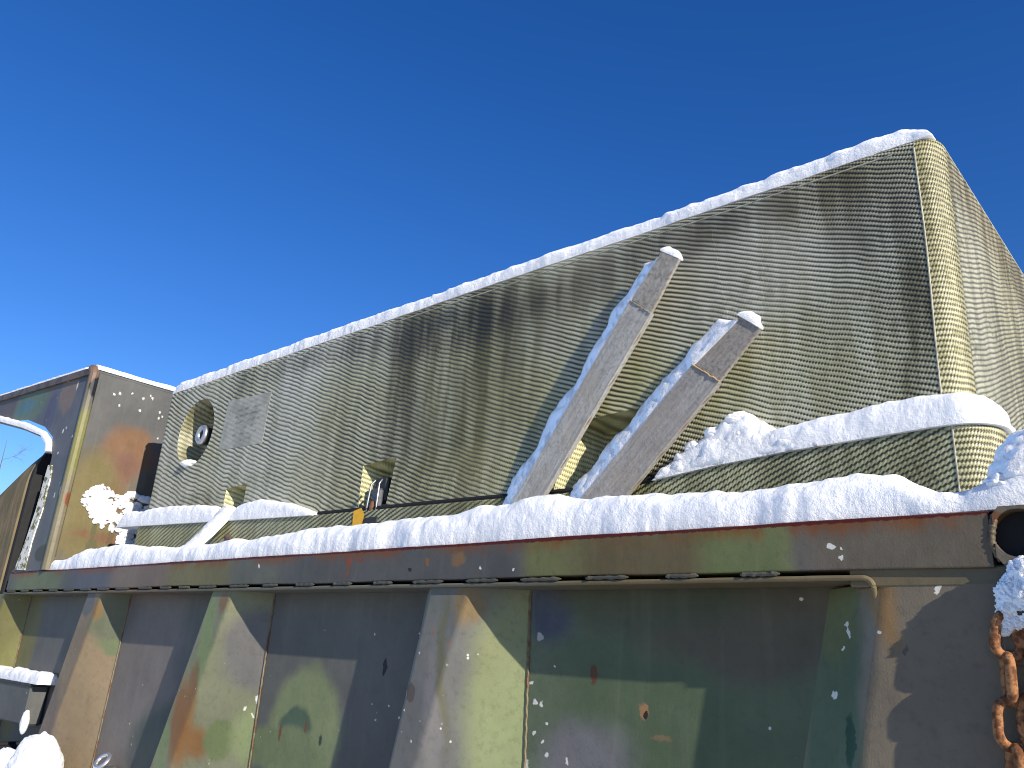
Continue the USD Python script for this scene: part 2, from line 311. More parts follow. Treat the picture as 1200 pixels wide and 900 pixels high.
def hat(top, bot, z0, z1, y0=.012, y1=PD, r=.012):
    """hat-section rib: top/bot = x of (root left, front left, front right, root right); edges rolled"""
    def section(t, z):
        a, b, c, d = t; o = [(a, y1)]
        for e, prev, nxt in (((b, y0), (a, y1), (c, y0)), ((c, y0), (b, y0), (d, y1))):
            e, p_, n_ = map(np.array, (e, prev, nxt)); u1, u2 = nrm(p_ - e), nrm(n_ - e)
            for k in np.linspace(0, 1, 6): o.append(tuple((1 - k) ** 2 * (e + u1 * r) + 2 * k * (1 - k) * e + k * k * (e + u2 * r)))
        o += [(d, y1)]; return [(x, y, z) for x, y in o]
    n = 14; v = []
    for i in range(n):
        k = i / (n - 1); v += section(tuple(np.array(top) * (1 - k) + np.array(bot) * k), z0 * (1 - k) + z1 * k)
    m = len(v) // n; f = []
    for i in range(n - 1):
        for j in range(m): l = (j + 1) % m; f += [[i * m + j, i * m + l, (i + 1) * m + l], [i * m + j, (i + 1) * m + l, (i + 1) * m + j]]
    for e in (0, (n - 1) * m): f += [[e, e + j, e + j + 1] for j in range(1, m - 1)]
    t = trimesh.Trimesh(np.array(v), f, process=False); t.fix_normals(); return t
RIBS = [  # front-left, front-right, root-right at the top; their shift per metre downwards
    (-6.08, -5.90, -5.795, -.30, -.30, .0), (-4.64, -4.465, -4.385, -.33, -.36, -.05), (-3.345, -3.19, -3.055, -.37, -.36, .01), (-1.983, -1.811, -1.668, -.215, -.33, .03)]
rib_paints = [
    paint('rib_paint_a', (.20, .19, .075), blobs(.05, (5, 720, .2, .2, OLIVE, .5)), specks=.4),
    paint('rib_paint_b', (.225, .175, .115), blobs(.05, (130, 725, .15, .15, (.12, .13, .085), .4), (112, 705, .08, .07, GREY, .3), (121, 712, .03, .05, (.19, .125, .06), .7), (128, 755, .16, .05, (.13, .155, .085), .3), (62, 850, .10, .25, (.17, .13, .10), .4), (40, 850, .05, .4, (.16, .125, .11), .5)), specks=.45),
    paint('rib_paint_c', (.200, .205, .130), blobs(.05, (290, 760, .17, .17, (.145, .140, .130), .35), (252, 745, .05, .2, (.20, .25, .12), .3), (247, 712, .03, .05, (.03, .07, .04), .2), (272, 705, .03, .04, (.19, .13, .07), .7), (238, 805, .035, .10, (.21, .125, .06), .7), (222, 845, .075, .16, (.24, .125, .055), .6), (232, 870, .06, .06, (.23, .13, .06), .7), (250, 868, .08, .07, (.15, .18, .085), .2), (280, 865, .12, .10, (.25, .29, .15), .5), (200, 880, .05, .1, (.2, .24, .12), .4)),
          chips=[(aty((296, 822), .1), (.012, .5, .014), WHITE, .5), (aty((285, 830), .1), (.007, .5, .009), WHITE, .4), (aty((300, 818), .12), (.008, .5, .009), WHITE, .4), (aty((290, 838), .1), (.006, .5, .007), WHITE, .4)], specks=.7),
    paint('rib_paint_d', (.155, .152, .140), blobs(.05, (595, 800, .14, .30, (.24, .255, .135), .45), (590, 880, .17, .22, (.27, .30, .16), .5), (556, 712, .045, .06, (.22, .16, .085), .6), (525, 700, .06, .06, (.14, .145, .125), .4), (530, 780, .02, .22, (.14, .135, .085), .8), (515, 840, .03, .2, (.20, .19, .18), .6)),
          chips=[(aty((483, 812), .02), (.022, .5, .028), (.085, .07, .06), .1), (aty((478, 812), .02), (.006, .5, .010), (.30, .22, .14), .4), (aty((510, 742), .02), (.004, .5, .012), (.28, .09, .04), .4), (aty((531, 755), .03), (.008, .5, .006), (.30, .14, .06), .5)],
          specks=1.0, ring=(aty((515, 815), .06), (.165, 5., .20), -1.1, -1.95))]
seam_paint = paint('seam_paint', (.17, .14, .085), tint=[(18., .48, .6, (.14, .065, .03))], specks=.3, coarse=.4)
for (fl, fr, rr, sl, sr, s2), pt in zip(RIBS, rib_paints):
    H = 1.03; rl = fl - (rr - fr)
    rb = obj('rib', hat((rl, fl, fr, rr), (rl - .12, fl + sl * H, fr + sr * H, rr + s2 * H), -.004, -.004 - H), pt, body)
    q = np.linspace(.01, 1, 90); sm = np.stack([rr + s2 * H * q + .003 + .0015 * np.sin(q * 170), np.full(90, PD - .002), -.004 - H * q], 1)
    obj('weld_seam', tube(sm, .0042 * (1 + .25 * fbm(sm * 60, 3, 2)), 6), seam_paint, rb)
# end post, its sloping edge and the corner plate with the round hole
post_paint = paint('post_paint', (.188, .156, .112), blobs(.02, (962, 790, .085, .45, (.085, .115, .065), .3), (968, 720, .06, .10, (.12, .13, .06), .5), (1040, 700, .03, .10, (.24, .15, .07), .6)),
    chips=[(aty((a, b), .012), (r, .5, r2), c, .3) for a, b, r, r2, c in ((1075, 675, .006, .006, WHITE), (1098, 691, .005, .006, WHITE), (1030, 740, .004, .004, WHITE), (1060, 762, .006, .008, (.09, .075, .065)), (993, 868, .012, .05, (.015, .05, .025)))] +
          [(aty((a, b), .07), (r, .5, r2), WHITE, .3) for a, b, r, r2 in ((993, 732, .006, .008), (996, 742, .004, .01), (987, 760, .005, .005), (977, 815, .006, .008))], specks=.45, coarse=.12)
obj('end_post', hat((-.755, -.61, .35, .50), (-.98, -.82, .35, .50), -.012, -1.034, r=.03), post_paint, body)
def holed_plate(x0, x1, z0, z1, cx, cz, r, y0, y1):
    return prism_xz(Polygon([(x0 + .02, z0), (x1, z0), (x1, z1), (x0 + .012, z1), (x0, z1 - .015), (x0, z0 + .03)]).difference(Point(cx, cz).buffer(r, 32)), y0, y1)
hc = aty((1194, 624), -.006)
eye_paint = paint('eye_paint', (.15, .125, .09), tint=[(14., .50, .64, (.16, .07, .03))], specks=.3, coarse=.3)
obj('eye_plate', holed_plate(-.378, .10, .002, .128, hc[0], hc[2], .046, -.006, .03), eye_paint, body)
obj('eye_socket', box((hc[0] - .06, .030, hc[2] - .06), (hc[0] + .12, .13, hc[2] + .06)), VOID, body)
wb = np.array([aty(q, -.004) for q in ((1162, 602), (1160, 618), (1163, 634), (1167, 648), (1170, 658))])
wb = resample(wb, .004); wb[:, 0] += .003 * np.sin(np.arange(len(wb)) * .35); wb[:, 1] += .006; obj('weld_bead', tube(wb, .0075 * (1 + .12 * np.sin(np.arange(len(wb)) * 2.3)) * np.interp(np.arange(len(wb)), [0, 3, len(wb) - 4, len(wb)], [.5, 1, 1, .4]), 10), paint('bead_rust', (.10, .075, .045), tint=[(25., .46, .6, (.07, .03, .02))], specks=.3, coarse=.6), body)

# headboard with its rolled edge, cab shield and its side gusset
XH = -5.302
head_paint = paint('headboard_paint', (.086, .085, .080), [
    (atx((150, 540), XH), (5, .18, .17), (.165, .092, .058), .6), (atx((152, 522), XH), (5, .14, .11), (.170, .095, .052), .6), (atx((148, 545), XH), (5, .07, .07), (.14, .072, .05), .9), (atx((105, 590), XH), (5, .17, .32), (.145, .118, .050), .45), (atx((140, 590), XH), (5, .16, .12), (.145, .095, .045), .5), (atx((100, 640), XH), (5, .17, .14), (.135, .108, .046), .45),
    (atx((125, 632), XH), (5, .2, .035), (.15, .085, .045), .5), (atx((175, 575), XH), (5, .14, .14), (.10, .09, .07), .5)],
    chips=[(atx((107, 640), XH), (.5, .035, .045), (.085, .075, .03), .2), (atx((110, 622), XH), (.5, .018, .05), (.085, .075, .03), .3), (atx((129, 630), XH), (.5, .018, .05), (.10, .065, .03), .3)] +
          [(atx(q, XH), (.5, .007, .008), (.5, .48, .42), .4) for q in ((134, 462), (141, 461), (155, 461), (164, 481), (168, 467), (177, 464), (179, 467), (187, 483), (190, 488), (186, 490), (185, 514), (140, 475))], specks=.5, warp=.06)
zt = 1.385
obj('headboard', cat([box((XH - .012, .03, .02), (XH, 2.25, zt)), box((XH - .04, .035, zt - .02), (XH + .002, 2.25, zt))]), head_paint, body)
edge_paint = paint('headboard_edge_paint', (.165, .145, .095), [(atx((116, 440), XH), (.5, .3, .2), (.16, .105, .075), .4), (atx((110, 470), XH), (.5, .3, .1), (.13, .12, .09), .4), (atx((100, 520), XH), (.5, .3, .2), (.20, .19, .08), .5)],
    chips=[(atx((113, 455), XH), (.5, .05, .07), BLACK, .2), (atx((113, 470), XH), (.5, .03, .03), BLACK, .3), (atx((78, 585), XH), (.5, .02, .04), (.16, .05, .02), .5)] + [(aty(q, 0), (.02, .5, .05), WHITE, .4) for q in ((103, 500), (102, 512), (66, 645), (98, 560))], specks=.6)
ep = np.array([(XH - .005, .012, zz) for zz in np.linspace(.128, zt - .05, 20)] + [(XH - .005 - .05 * (1 - math.cos(a)), .012, zt - .05 + .055 * math.sin(a)) for a in np.linspace(.15, 1.45, 7)])
obj('headboard_edge', tube(ep, .030, 10), edge_paint, body)
gus_paint = paint('gusset_paint', (.105, .105, .112), blobs(0, (78, 590, .2, .30, (.115, .140, .095), .4), (60, 640, .2, .1, (.10, .115, .10), .3), (36, 470, .35, .17, (.12, .16, .105), .3), (30, 478, .20, .05, (.09, .17, .18), .5), (82, 450, .14, .22, (.20, .15, .115), .25), (58, 485, .10, .16, (.085, .08, .115), .2), (8, 480, .2, .2, (.10, .08, .07), .3), (60, 450, .15, .05, (.15, .12, .08), .4)),
    chips=[(aty(q, 0), (r, .5, r2), WHITE, .25) for q, r, r2 in (((90, 452), .01, .03), ((73, 505), .015, .012), ((77, 501), .01, .01), ((88, 505), .012, .02), ((84, 511), .01, .01), ((70, 575), .012, .04), ((63, 580), .008, .02), ((67, 531), .01, .01))] + [(aty((48, 648), 0), (.11, .5, .05), (.05, .05, .035), .2)], specks=.7, warp=.06)
def W2(px): q = aty(px, 0.0); return (q[0], q[2])
gpoly = [(-5.875, .128), (XH - .03, .128), (XH - .03, zt - .035), (-7.6, 1.50), (-7.6, 1.40), (-7.0, 1.285), W2((30, 491)), W2((52, 500)), W2((61, 512)), W2((60, 535)), W2((55, 557)), W2((44, 597)), W2((32, 633)), W2((19, 664))]
obj('side_gusset', prism_xz(gpoly, .004, .020), gus_paint, body)
def slab(p0, p1, y0, y1, th):
    (x0, z0), (x1, z1) = p0, p1
    return to_tm(hull([(x0, y, z0 + d) for y in (y0, y1) for d in (0, -th)] + [(x1, y, z1 + d) for y in (y0, y1) for d in (0, -th)]))
obj('cab_shield', slab((XH - .03, zt + .005), (-7.62, 1.535), -.012, 2.25, .045), paint('shield_paint', (.125, .09, .065), tint=[(7., .48, .6, (.06, .05, .045))], specks=.3), body)
fl = np.array([aty(q, 0) for q in ((-40, 482), (0, 494), (30, 502), (52, 511), (58, 522), (57, 531))])
obj('gusset_flange', tube(resample(fl, .04), .014, 8), gus_paint, body)
# rust- and lichen-white strip where the paint has flaked along the gusset's front edge
gx = Graph(); gpos = gx.pos(); fn = gx.ramp01(gx.noise(gpos, 16., 5.0, .7) + '.fac', .44, .50)
flaked = gx.done('flaked_edge', gx.mix(fn, (.15, .15, .055), (.70, .69, .62)), .7, fn, .5, .006)
obj('gusset_edge', prism_xz([W2((17, 668)), W2((29, 668)), W2((38, 633)), W2((50, 597)), W2((60, 557)), W2((61, 545)), W2((57, 545)), W2((53.5, 557)), W2((42.5, 597)), W2((30.5, 633))], -.003, .022), flaked, body)

# ------------------------------------------------------------------ glass-fibre box standing in the body
YW, YT = .285, .238                                   # front of the lid's wall, front of the tray below it
X0, X1, YB = -4.80, -.452, 2.05
boxo = thing('fibreglass_box', 'large stained woven fibreglass box standing in the dump body', 'storage box')
PX = lambda px, y=YW: aty(px, y)
stn = lambda px, rx, rz, c, soft, amt: (PX(px), (rx, .6, rz), c, soft, amt)
DK, OL = (.050, .042, .022), (.085, .080, .030)
lid_m = weave_material('woven_lid', .38, stains=[
    stn((520, 440), .40, .62, (.065, .062, .018), .6, .85), (PX((545, 380)), (.5, .6, .10), DK, .6, .85), stn((900, 240), .5, .07, DK, .6, .5), stn((400, 410), .6, .06, DK, .6, .5), stn((640, 360), .3, .2, OL, .7, .4), stn((475, 430), .12, .5, (.085, .07, .03), .6, .7), stn((610, 400), .12, .5, OL, .6, .5), stn((400, 480), .15, .4, OL, .6, .4), stn((900, 560), .5, .1, OL, .6, .5), stn((1000, 420), .3, .25, (.10, .095, .03), .7, .4), stn((570, 420), .12, .45, (.10, .09, .04), .6, .45), stn((522, 372), .05, .05, (.01, .01, .008), .5, .9), stn((700, 330), .3, .09, DK, .6, .6), stn((800, 280), .2, .07, DK, .6, .5),
    stn((970, 215), .14, .13, (.075, .060, .015), .6, .75), stn((1010, 260), .15, .10, DK, .6, .45), stn((1075, 400), .05, .26, (.045, .042, .012), .5, .8), stn((1060, 330), .10, .12, DK, .7, .5), stn((1030, 250), .10, .1, DK, .7, .4),
    stn((680, 470), .45, .18, (.33, .28, .10), .7, .45), stn((850, 450), .35, .14, (.32, .28, .12), .7, .4), stn((490, 570), .5, .12, (.22, .20, .07), .7, .4), stn((230, 590), .3, .07, DK, .6, .5), stn((290, 450), .10, .12, (.09, .08, .05), .6, .6), stn((310, 560), .2, .05, DK, .6, .3)])
corner_m = weave_material('woven_corner', .1, dark=(.070, .062, .022), light=(.45, .42, .24), yellow=.15, dirt=.8, kinks=1.6)
tray_m = weave_material('woven_tray', -.42, dark=(.040, .044, .018), light=(.42, .41, .25), dirt=.8, kinks=.5, stroke=.5, stains=[stn((660, 600), .6, .1, OL, .6, .5), stn((1000, 560), .2, .2, (.05, .05, .025), .5, .3), stn((190, 630), .25, .1, (.30, .26, .17), .5, .5)])
pocket_m = weave_material('woven_pocket', .2, dark=(.20, .185, .085), light=(.52, .50, .28), yellow=.4, dirt=.7, kinks=.4)
ZT = float(PX((1072, 173))[2]) + .040                 # top of the lid
def tray_z(x): return float(np.interp(x, *zip(*sorted((aty(q, YT)[0], aty(q, YT)[2]) for q in ((145, 617), (277, 609), (360, 603.5), (560, 585), (735, 570), (840, 545), (920, 529), (1093, 500))))))
r = .062
def rounded(x0, x1, y0, y1, z0, z1, r, rt):
    pts = []
    for cx, cy in ((x0 + r, y0 + r), (x1 - r, y0 + r), (x1 - r, y1 - r), (x0 + r, y1 - r)):
        for a in np.arange(20) / 20 * 2 * np.pi:
            pts.append((cx + r * math.cos(a), cy + r * math.sin(a), z0))
            for e in np.linspace(0, math.pi / 2, 7): k = r - rt + rt * math.cos(e); pts.append((cx + k * math.cos(a), cy + k * math.sin(a), z1 - rt + rt * math.sin(e)))
    return hull(pts)
solid = rounded(X0, X1, YW, YB, .24, ZT, r, .038)
# the lid flares out to the seam along the middle of its foot
xa, xb = PX((385, 600))[0], PX((770, 560))[0]
flare = hull([(x, y, z) for x in (xa, xb) for y, z in ((YW + .1, .62), (YW + .1, .24))] + [(xa + .35, YW - .034, .24), (xb - .25, YW - .034, .24), (xa + .35, YW - .034, .33), (xb - .25, YW - .034, .31), (xa + .3, YW + .001, .56), (xb - .2, YW + .001, .56)])
solid = solid + flare
cut = []
rc = PX((229, 507)); cut.append(m3.Manifold.cylinder(.15, .200, .170, 48).rotate([-90, 0, 0]).translate([float(rc[0]), float(YW - .02), float(rc[2])]))
pockets = []
def pocket(xl, xr, zt, zb, d=.10, fw=.10):
    y0 = YW - .06
    pockets.append((xl, xr, zt, zb, d))
    return hull([(xl - .0, y0, zt + .005), (xr + .0, y0, zt + .02), (xl + fw, YW + d, zt - .03), (xr - .015, YW + d, zt - .03), (xl, y0, zb), (xr, y0, zb), (xl + fw, YW + d, zb), (xr - .015, YW + d, zb)])
cut.append(pocket(-3.935, -3.70, .545, .2)); cut.append(pocket(-2.815, -2.555, .545, .2))
p3l, p3r = PX((636, 560))[0], PX((748, 490))[0]; cut.append(pocket(-1.72, -1.38, .57, .2, .10, .13))
for c in cut: solid = solid - c
lid_t = to_tm(solid)
# faces on a pocket's walls become the pocket, faces on the rolled corners their own strip
n, ctr = lid_t.face_normals, lid_t.triangles_center
inp = np.zeros(len(ctr), bool)
for xl, xr, zt_, zb, d in pockets: inp |= (ctr[:, 0] > xl - .01) & (ctr[:, 0] < xr + .01) & (ctr[:, 2] < zt_ + .03) & (ctr[:, 1] > YW - .05) & (ctr[:, 1] < YW + d + .01) & ((n[:, 0] > .3) | (n[:, 0] < -.3) | (n[:, 2] < -.5) | (ctr[:, 1] > YW + .03)) & (n[:, 1] < .3)
dc = np.hypot(ctr[:, 0] - rc[0], ctr[:, 2] - rc[2]); inr = (dc < .205) & (ctr[:, 1] > YW + .002) & (ctr[:, 1] < YW + .19)
crn = (ctr[:, 0] > X1 - r + .002) & (n[:, 0] > .03) & (n[:, 0] < .998) & (n[:, 1] < -.02)
def sub(mask): q = lid_t.submesh([np.nonzero(mask)[0]], append=True, repair=False); return q
end = (n[:, 0] >= .998) & (ctr[:, 0] > X1 - .01)
lid = obj('lid', sub(~(inp | inr | crn | end)), lid_m, boxo, smooth=25)
obj('lid_end', sub(end), weave_material('woven_end', -.38, dark=(.10, .095, .05), light=(.44, .42, .30), yellow=.05, dirt=1.0, kinks=.6, stroke=.6, bump=.25, stains=[((X1, .6, ZT - .05), (.2, 2.5, .13), (.11, .085, .02), .6, .8), ((X1, .9, .75), (.2, .25, .5), (.14, .12, .05), .7, .5)]), boxo)
obj('lid_corner', sub(crn & ~inp & ~inr), corner_m, boxo, smooth=60)
for (xl, xr, zt_, zb, d) in pockets:
    k = inp & (ctr[:, 0] > xl - .02) & (ctr[:, 0] < xr + .02)
    if k.any(): obj('latch_pocket', sub(k), pocket_m, boxo, smooth=20)
rec = obj('round_recess', sub(inr), weave_material('woven_recess', .2, dark=(.13, .125, .07), light=(.36, .35, .24), dirt=1.0, yellow=.05), boxo, smooth=40)
# seams: the thin resin lines along top and corner
resin = plain('pale_resin_line', (.46, .43, .32), .5, 0, .35, 25.)
sx = np.linspace(X0 + .08, X1 - .12, 120)
obj('seam_line', tube(np.stack([sx, np.full(120, YW + .0004), ZT - .040 + .0016 * np.sin(sx * 7)], 1), .0024, 6), resin, boxo)
zz = np.linspace(.36, ZT - .04, 50)
obj('seam_line', tube(np.stack([X1 - .061 + .002 * np.sin(zz * 9), np.full(50, YW + .0003), zz], 1), .0022, 6), resin, boxo)
for px0, px1 in (((833, 268), (865, 440)), ((893, 262), (893, 440))):      # laminate overlaps: ridges in the cloth
    a, b = PX(px0), PX(px1); q = np.linspace(0, 1, 40)[:, None]; pts = a * (1 - q) + b * q; pts[:, 0] += .004 * np.sin(np.arange(40) * 1.7); pts[:, 1] = YW + .0018
    obj('laminate_ridge', tube(pts, .0028, 6), lid_m, boxo)
# the tray with its raised ends
def tray_mesh():
    xs = np.r_[np.linspace(X0 - .04, X0 + .06, 10), np.linspace(X0 + .08, X1 - .10, 90), np.linspace(X1 - .08, X1 + .045, 16)]
    x0, x1, R = X0 - .0, X1 + .055, .09; ring = []
    for x in np.linspace(x0 + R, x1 - R, 110): ring.append((x, YT))
    for a in np.linspace(-math.pi / 2, 0, 12)[1:]: ring.append((x1 - R + R * math.cos(a), YT + R + R * math.sin(a)))
    for y in np.linspace(YT + R, YB, 20)[1:]: ring.append((x1, y))
    ring.append((x0, YB))
    for y in np.linspace(YB, YT + R, 20)[1:]: ring.append((x0, y))
    for a in np.linspace(math.pi, 1.5 * math.pi, 12)[1:-1]: ring.append((x0 + R + R * math.cos(a), YT + R + R * math.sin(a)))
    ring = np.array(ring); c = np.array([(x0 + x1) / 2, YB * .5]); v = []; zt = np.array([tray_z(np.clip(x, x0 + R, x1 - R)) for x in ring[:, 0]])
    # inward direction
    d = np.roll(ring, -1, 0) - np.roll(ring, 1, 0); nin = np.stack([-d[:, 1], d[:, 0]], 1); nin /= np.linalg.norm(nin, axis=1, keepdims=True) + 1e-9
    levels = [(0, -.25, None)] + [(0, None, -.25)]
    P = []
    for inset, drop in ((0, 1), (0, .6), (0, .3), (0, .012), (.003, .004), (.010, 0), (.06, 0), (.14, 0)):
        zz = np.where(drop == 1, -.25, zt - drop * (1 if drop < .2 else .35)) if drop != 1 else np.full(len(ring), -.25)
        P.append(np.column_stack([ring + nin * inset, zz]))
    N = len(ring); v = np.vstack(P); f = []
    for i in range(len(P) - 1):
        for j in range(N): l = (j + 1) % N; f += [[i * N + j, i * N + l, (i + 1) * N + l], [i * N + j, (i + 1) * N + l, (i + 1) * N + j]]
    return trimesh.Trimesh(v, f, process=False)
tr = tray_mesh(); n, ctr = tr.face_normals, tr.triangles_center
crn = (ctr[:, 0] > X1 - .034) & (ctr[:, 1] < YT + .095)
tsub = lambda k: tr.submesh([np.nonzero(k)[0]], append=True, repair=False)
tray = obj('tray', tsub(~crn), tray_m, boxo, smooth=40); obj('tray_corner', tsub(crn), corner_m, boxo, smooth=60)
q = np.linspace(.02, tray_z(X1 - .036) - .004, 14); obj('seam_line', tube(np.stack([np.full(14, X1 - .036), np.full(14, YT + .0003), q], 1), .0022, 6), resin, boxo)
# black gasket in the seam between lid and tray
gx_ = np.linspace(-3.0, -1.25, 60); gz = np.array([tray_z(x) for x in gx_]) + .004
obj('seam_gasket', tube(np.stack([gx_, np.full(60, YT + .012), gz], 1), .010, 6), VOID, boxo)
# sunk stud with its bright ring in the round recess
sc = np.array([rc[0] + .03, YW + .125, rc[2] - .01])
st = trimesh.creation.cylinder(radius=.085, height=.03, sections=24); st.apply_transform(trimesh.transformations.rotation_matrix(math.pi / 2, [1, 0, 0])); st.apply_translation(sc)
stud = obj('stud_base', st, DARK, boxo)
st = trimesh.creation.cylinder(radius=.05, height=.11, sections=24); st.apply_transform(trimesh.transformations.rotation_matrix(math.pi / 2, [1, 0, 0])); st.apply_translation(sc + [0, -.04, 0]); obj('stud', st, DARK, stud)
st = trimesh.creation.torus(.042, .016, 28, 12); st.apply_transform(trimesh.transformations.rotation_matrix(math.pi / 2, [1, 0, 0])); st.apply_translation(sc + [0, -.098, 0]); obj('ring', st, BRIGHT, stud)
# data plate laminated under the cloth: a paler panel with rows of worn, unreadable print
pl = [PX(q, YW - .0010) for q in ((268, 470), (318, 459), (307, 519), (256, 528))]
gp2 = Graph(); pp = gp2.pos(); x, y, z = gp2.xyz(pp)
zl = g_ = gp2.math('sine', gp2.math('multiply', z, 2 * math.pi / .034)); wn = gp2.noise(gp2.add('mapping', mapping_type='point', vector=pp, scale=(40., 1., 60.)) + '.vector', 1.0, 2.0) + '.fac'
msk = gp2.math('multiply', gp2.ramp01(zl, .1, .5), gp2.ramp01(wn, .45, .56))
cx0, cz0 = PX((288, 495))[0], PX((288, 495))[2]
inside = gp2.ramp01(gp2.dist(gp2.warp(pp, 8., .1), (cx0, YW, cz0), (.17, 5, .13)), 1.1, .7)
msk = gp2.math('multiply', gp2.math('multiply', msk, inside), .5)
vv = gp2.math('sine', gp2.math('multiply', gp2.math('add', gp2.math('multiply', x, .38), z), 2 * math.pi / .024))
bc = gp2.mix(gp2.math('multiply', gp2.ramp01(vv, -.4, .6), .45), (.42, .405, .325), (.26, .25, .19))
bc = gp2.mix(gp2.math('multiply', gp2.ramp01(gp2.noise(pp, 9., 4.0) + '.fac', .42, .62), .4), bc, (.14, .13, .09))
plate_m = gp2.done('laminated_data_plate', gp2.mix(msk, bc, (.07, .07, .06)), .4, gp2.noise(pp, 60., 3.0) + '.fac', .3, .003)
pv = np.array(pl); pv2 = pv + [0, .004, 0]; obj('data_plate', to_tm(hull(np.vstack([pv, pv2]))), plate_m, boxo)
# latch in the second pocket, with its yellow mark
lx, lz = PX((441, 588), YW - .02)[0], PX((441, 588), YW - .02)[2] + .02
L = lambda a, b, c: (lx + a, YW + b, lz + c)
latch = obj('latch', bevel_box(L(-.045, -.005, -.02), L(.035, .035, .085), .008), DARK, boxo)
obj('latch_arm', bevel_box(L(-.03, -.03, -.11), L(.03, -.004, .035), .010), STEEL, latch)
obj('latch_base', bevel_box(L(-.035, -.052, -.15), L(.06, -.030, -.085), .008), DARK, latch)
for sgn in (-1, 1): obj('latch_loop', tube([L(.028 * sgn + .0, -.035, -.10), L(.030 * sgn, -.042, -.04), L(.026 * sgn, -.036, .05), L(.022 * sgn, -.02, .07)], .0045, 8), STEEL, latch)
obj('latch_bolt', lump(L(0, -.036, -.045), (.016, .012, .026), 5, .05, 2), plain('rusty_bolt', (.22, .10, .05), .6), latch)
ym = PX((419, 607), YT - .002); obj('marker_patch', to_tm(hull([(ym[0] - .025, YT - .004, ym[2] - .045), (ym[0] + .035, YT - .004, ym[2] - .035), (ym[0] + .045, YT - .004, ym[2] + .01), (ym[0] + .02, YT - .004, ym[2] + .04), (ym[0] - .03, YT - .004, ym[2] + .03), (ym[0], YT + .004, ym[2])])), YELLOW, boxo)

# ------------------------------------------------------------------ two grey timber posts leaning between rail and box
def timber_material(name, base, along, dark=.5):
    g = Graph(); p = g.pos(); a = np.array(along)
    ang = math.atan2(a[2], a[0]); rot = g.add('vector_rotate', rotate_type='y_axis', vector=p, angle=float(ang)) + '.vector'
    gr_ = g.add('mapping', mapping_type='point', vector=rot, scale=(4., 90., 90.)) + '.vector'
    n = g.noise(gr_, 1.0, 5.0, .65) + '.fac'; n2 = g.noise(p, 95., 4.0, .7) + '.fac'; n3 = g.noise(p, 7., 4.0) + '.fac'
    c = g.mix(g.ramp01(n, .3, .7), tuple(np.array(base) * .72), base); c = g.mix(g.math('multiply', g.ramp01(n2, .42, .70), dark), c, tuple(np.array(base) * (.38, .34, .30)))
    c = g.mix(g.math('multiply', g.ramp01(n3, .45, .65), .5), c, tuple(np.array(base) * (.72, .66, .58)))
    return g.done(name, c, .75, g.math('add', n, n2), .5, .003, .25)
YP = .204; TH = .020                                  # front face and thickness of the posts
def post(name, label, tip_l, tip_r, low_l, low_r, step_l, step_r, base, seed, inset):
    t = thing(name, label, 'timber post', 'timber posts leaning on the box')
    F = lambda px: aty(px, YP)
    tl, tr_, ll, lr, sl, sr = map(F, (tip_l, tip_r, low_l, low_r, step_l, step_r))
    d = nrm((tl + tr_) / 2 - (ll + lr) / 2); ll, lr = ll - d * .10, lr - d * .10
    rg = np.random.default_rng(seed)
    def plank(a, b, c, e, y0, th):                     # corners in the front plane, worn edges
        A = [q.copy() for q in (a, b, c, e)]; m = []
        for q in A: q[1] = 0
        cen = sum(A) / 4; pts = []
        for q in A:
            i = q + nrm(cen - q) * .004
            pts += [(q[0], y0 + .003, q[2]), (i[0], y0, i[2]), (q[0], y0 + th - .003, q[2]), (i[0], y0 + th, i[2])]
        mm = to_tm(hull(pts)).subdivide_to_size(.02); v = mm.vertices; mm.vertices = v + (fbm(v * 30, 3, seed)[:, None] * .004) * np.array([1, .6, 1]); return mm
    mat = timber_material(name + f'_grey_timber_{seed}', base, d)
    obj('lower_board', plank(ll, lr, sr, sl, YP, TH), mat, t, smooth=30)
    side = nrm(lr - ll); up_a, up_b = sl + side * inset, sr - side * inset * 1.3
    obj('upper_board', plank(up_a, up_b, tr_, tl, YP + (.002 if seed == 1 else .006), TH - .008), timber_material(name + f'_weathered_tip_{seed}', tuple(np.array(base) * (.93, .90, .86)), d, .85), t, smooth=30)
    q = np.linspace(0, 1, 14)[:, None]; e = sl * (1 - q) + sr * q; e[:, 1] = YP - .001; e += rg.normal(0, .001, e.shape)
    obj('splintered_edge', tube(e, .0018 if seed == 1 else .003, 5), plain(f'fresh_wood_{seed}', (.33, .26, .18) if seed == 1 else (.42, .29, .16), .7), t)
    for k in range(5):
        s0 = lr * (1 - .2 * k - .05) + sr * (.2 * k + .05); s0[1] = YP + .005
        obj('splinter', tube([s0, s0 + d * .02 + side * .010 * rg.uniform(.3, 1), s0 + d * .04 + side * .014 * rg.uniform(.2, 1)], [.002, .0014, .0006], 5), plain(f'splinter_wood_{seed}_{k}', (.36, .25, .15), .7), t)
    return d, tl, tr_, ll, lr, sl, sr
A = post('timber_post', 'taller grey timber post leaning right against the woven box, left of the pair', (775, 294), (796, 303), (597, 594), (640, 575), (738, 352), (763, 366), (.44, .43, .395), 1, .001)
B = post('timber_post', 'shorter timber post with a split step near its tip, right of the pair', (866, 370), (890, 384), (679, 585), (735, 580), (811, 427), (843, 447), (.38, .36, .33), 2, .004)
B_, = [B]
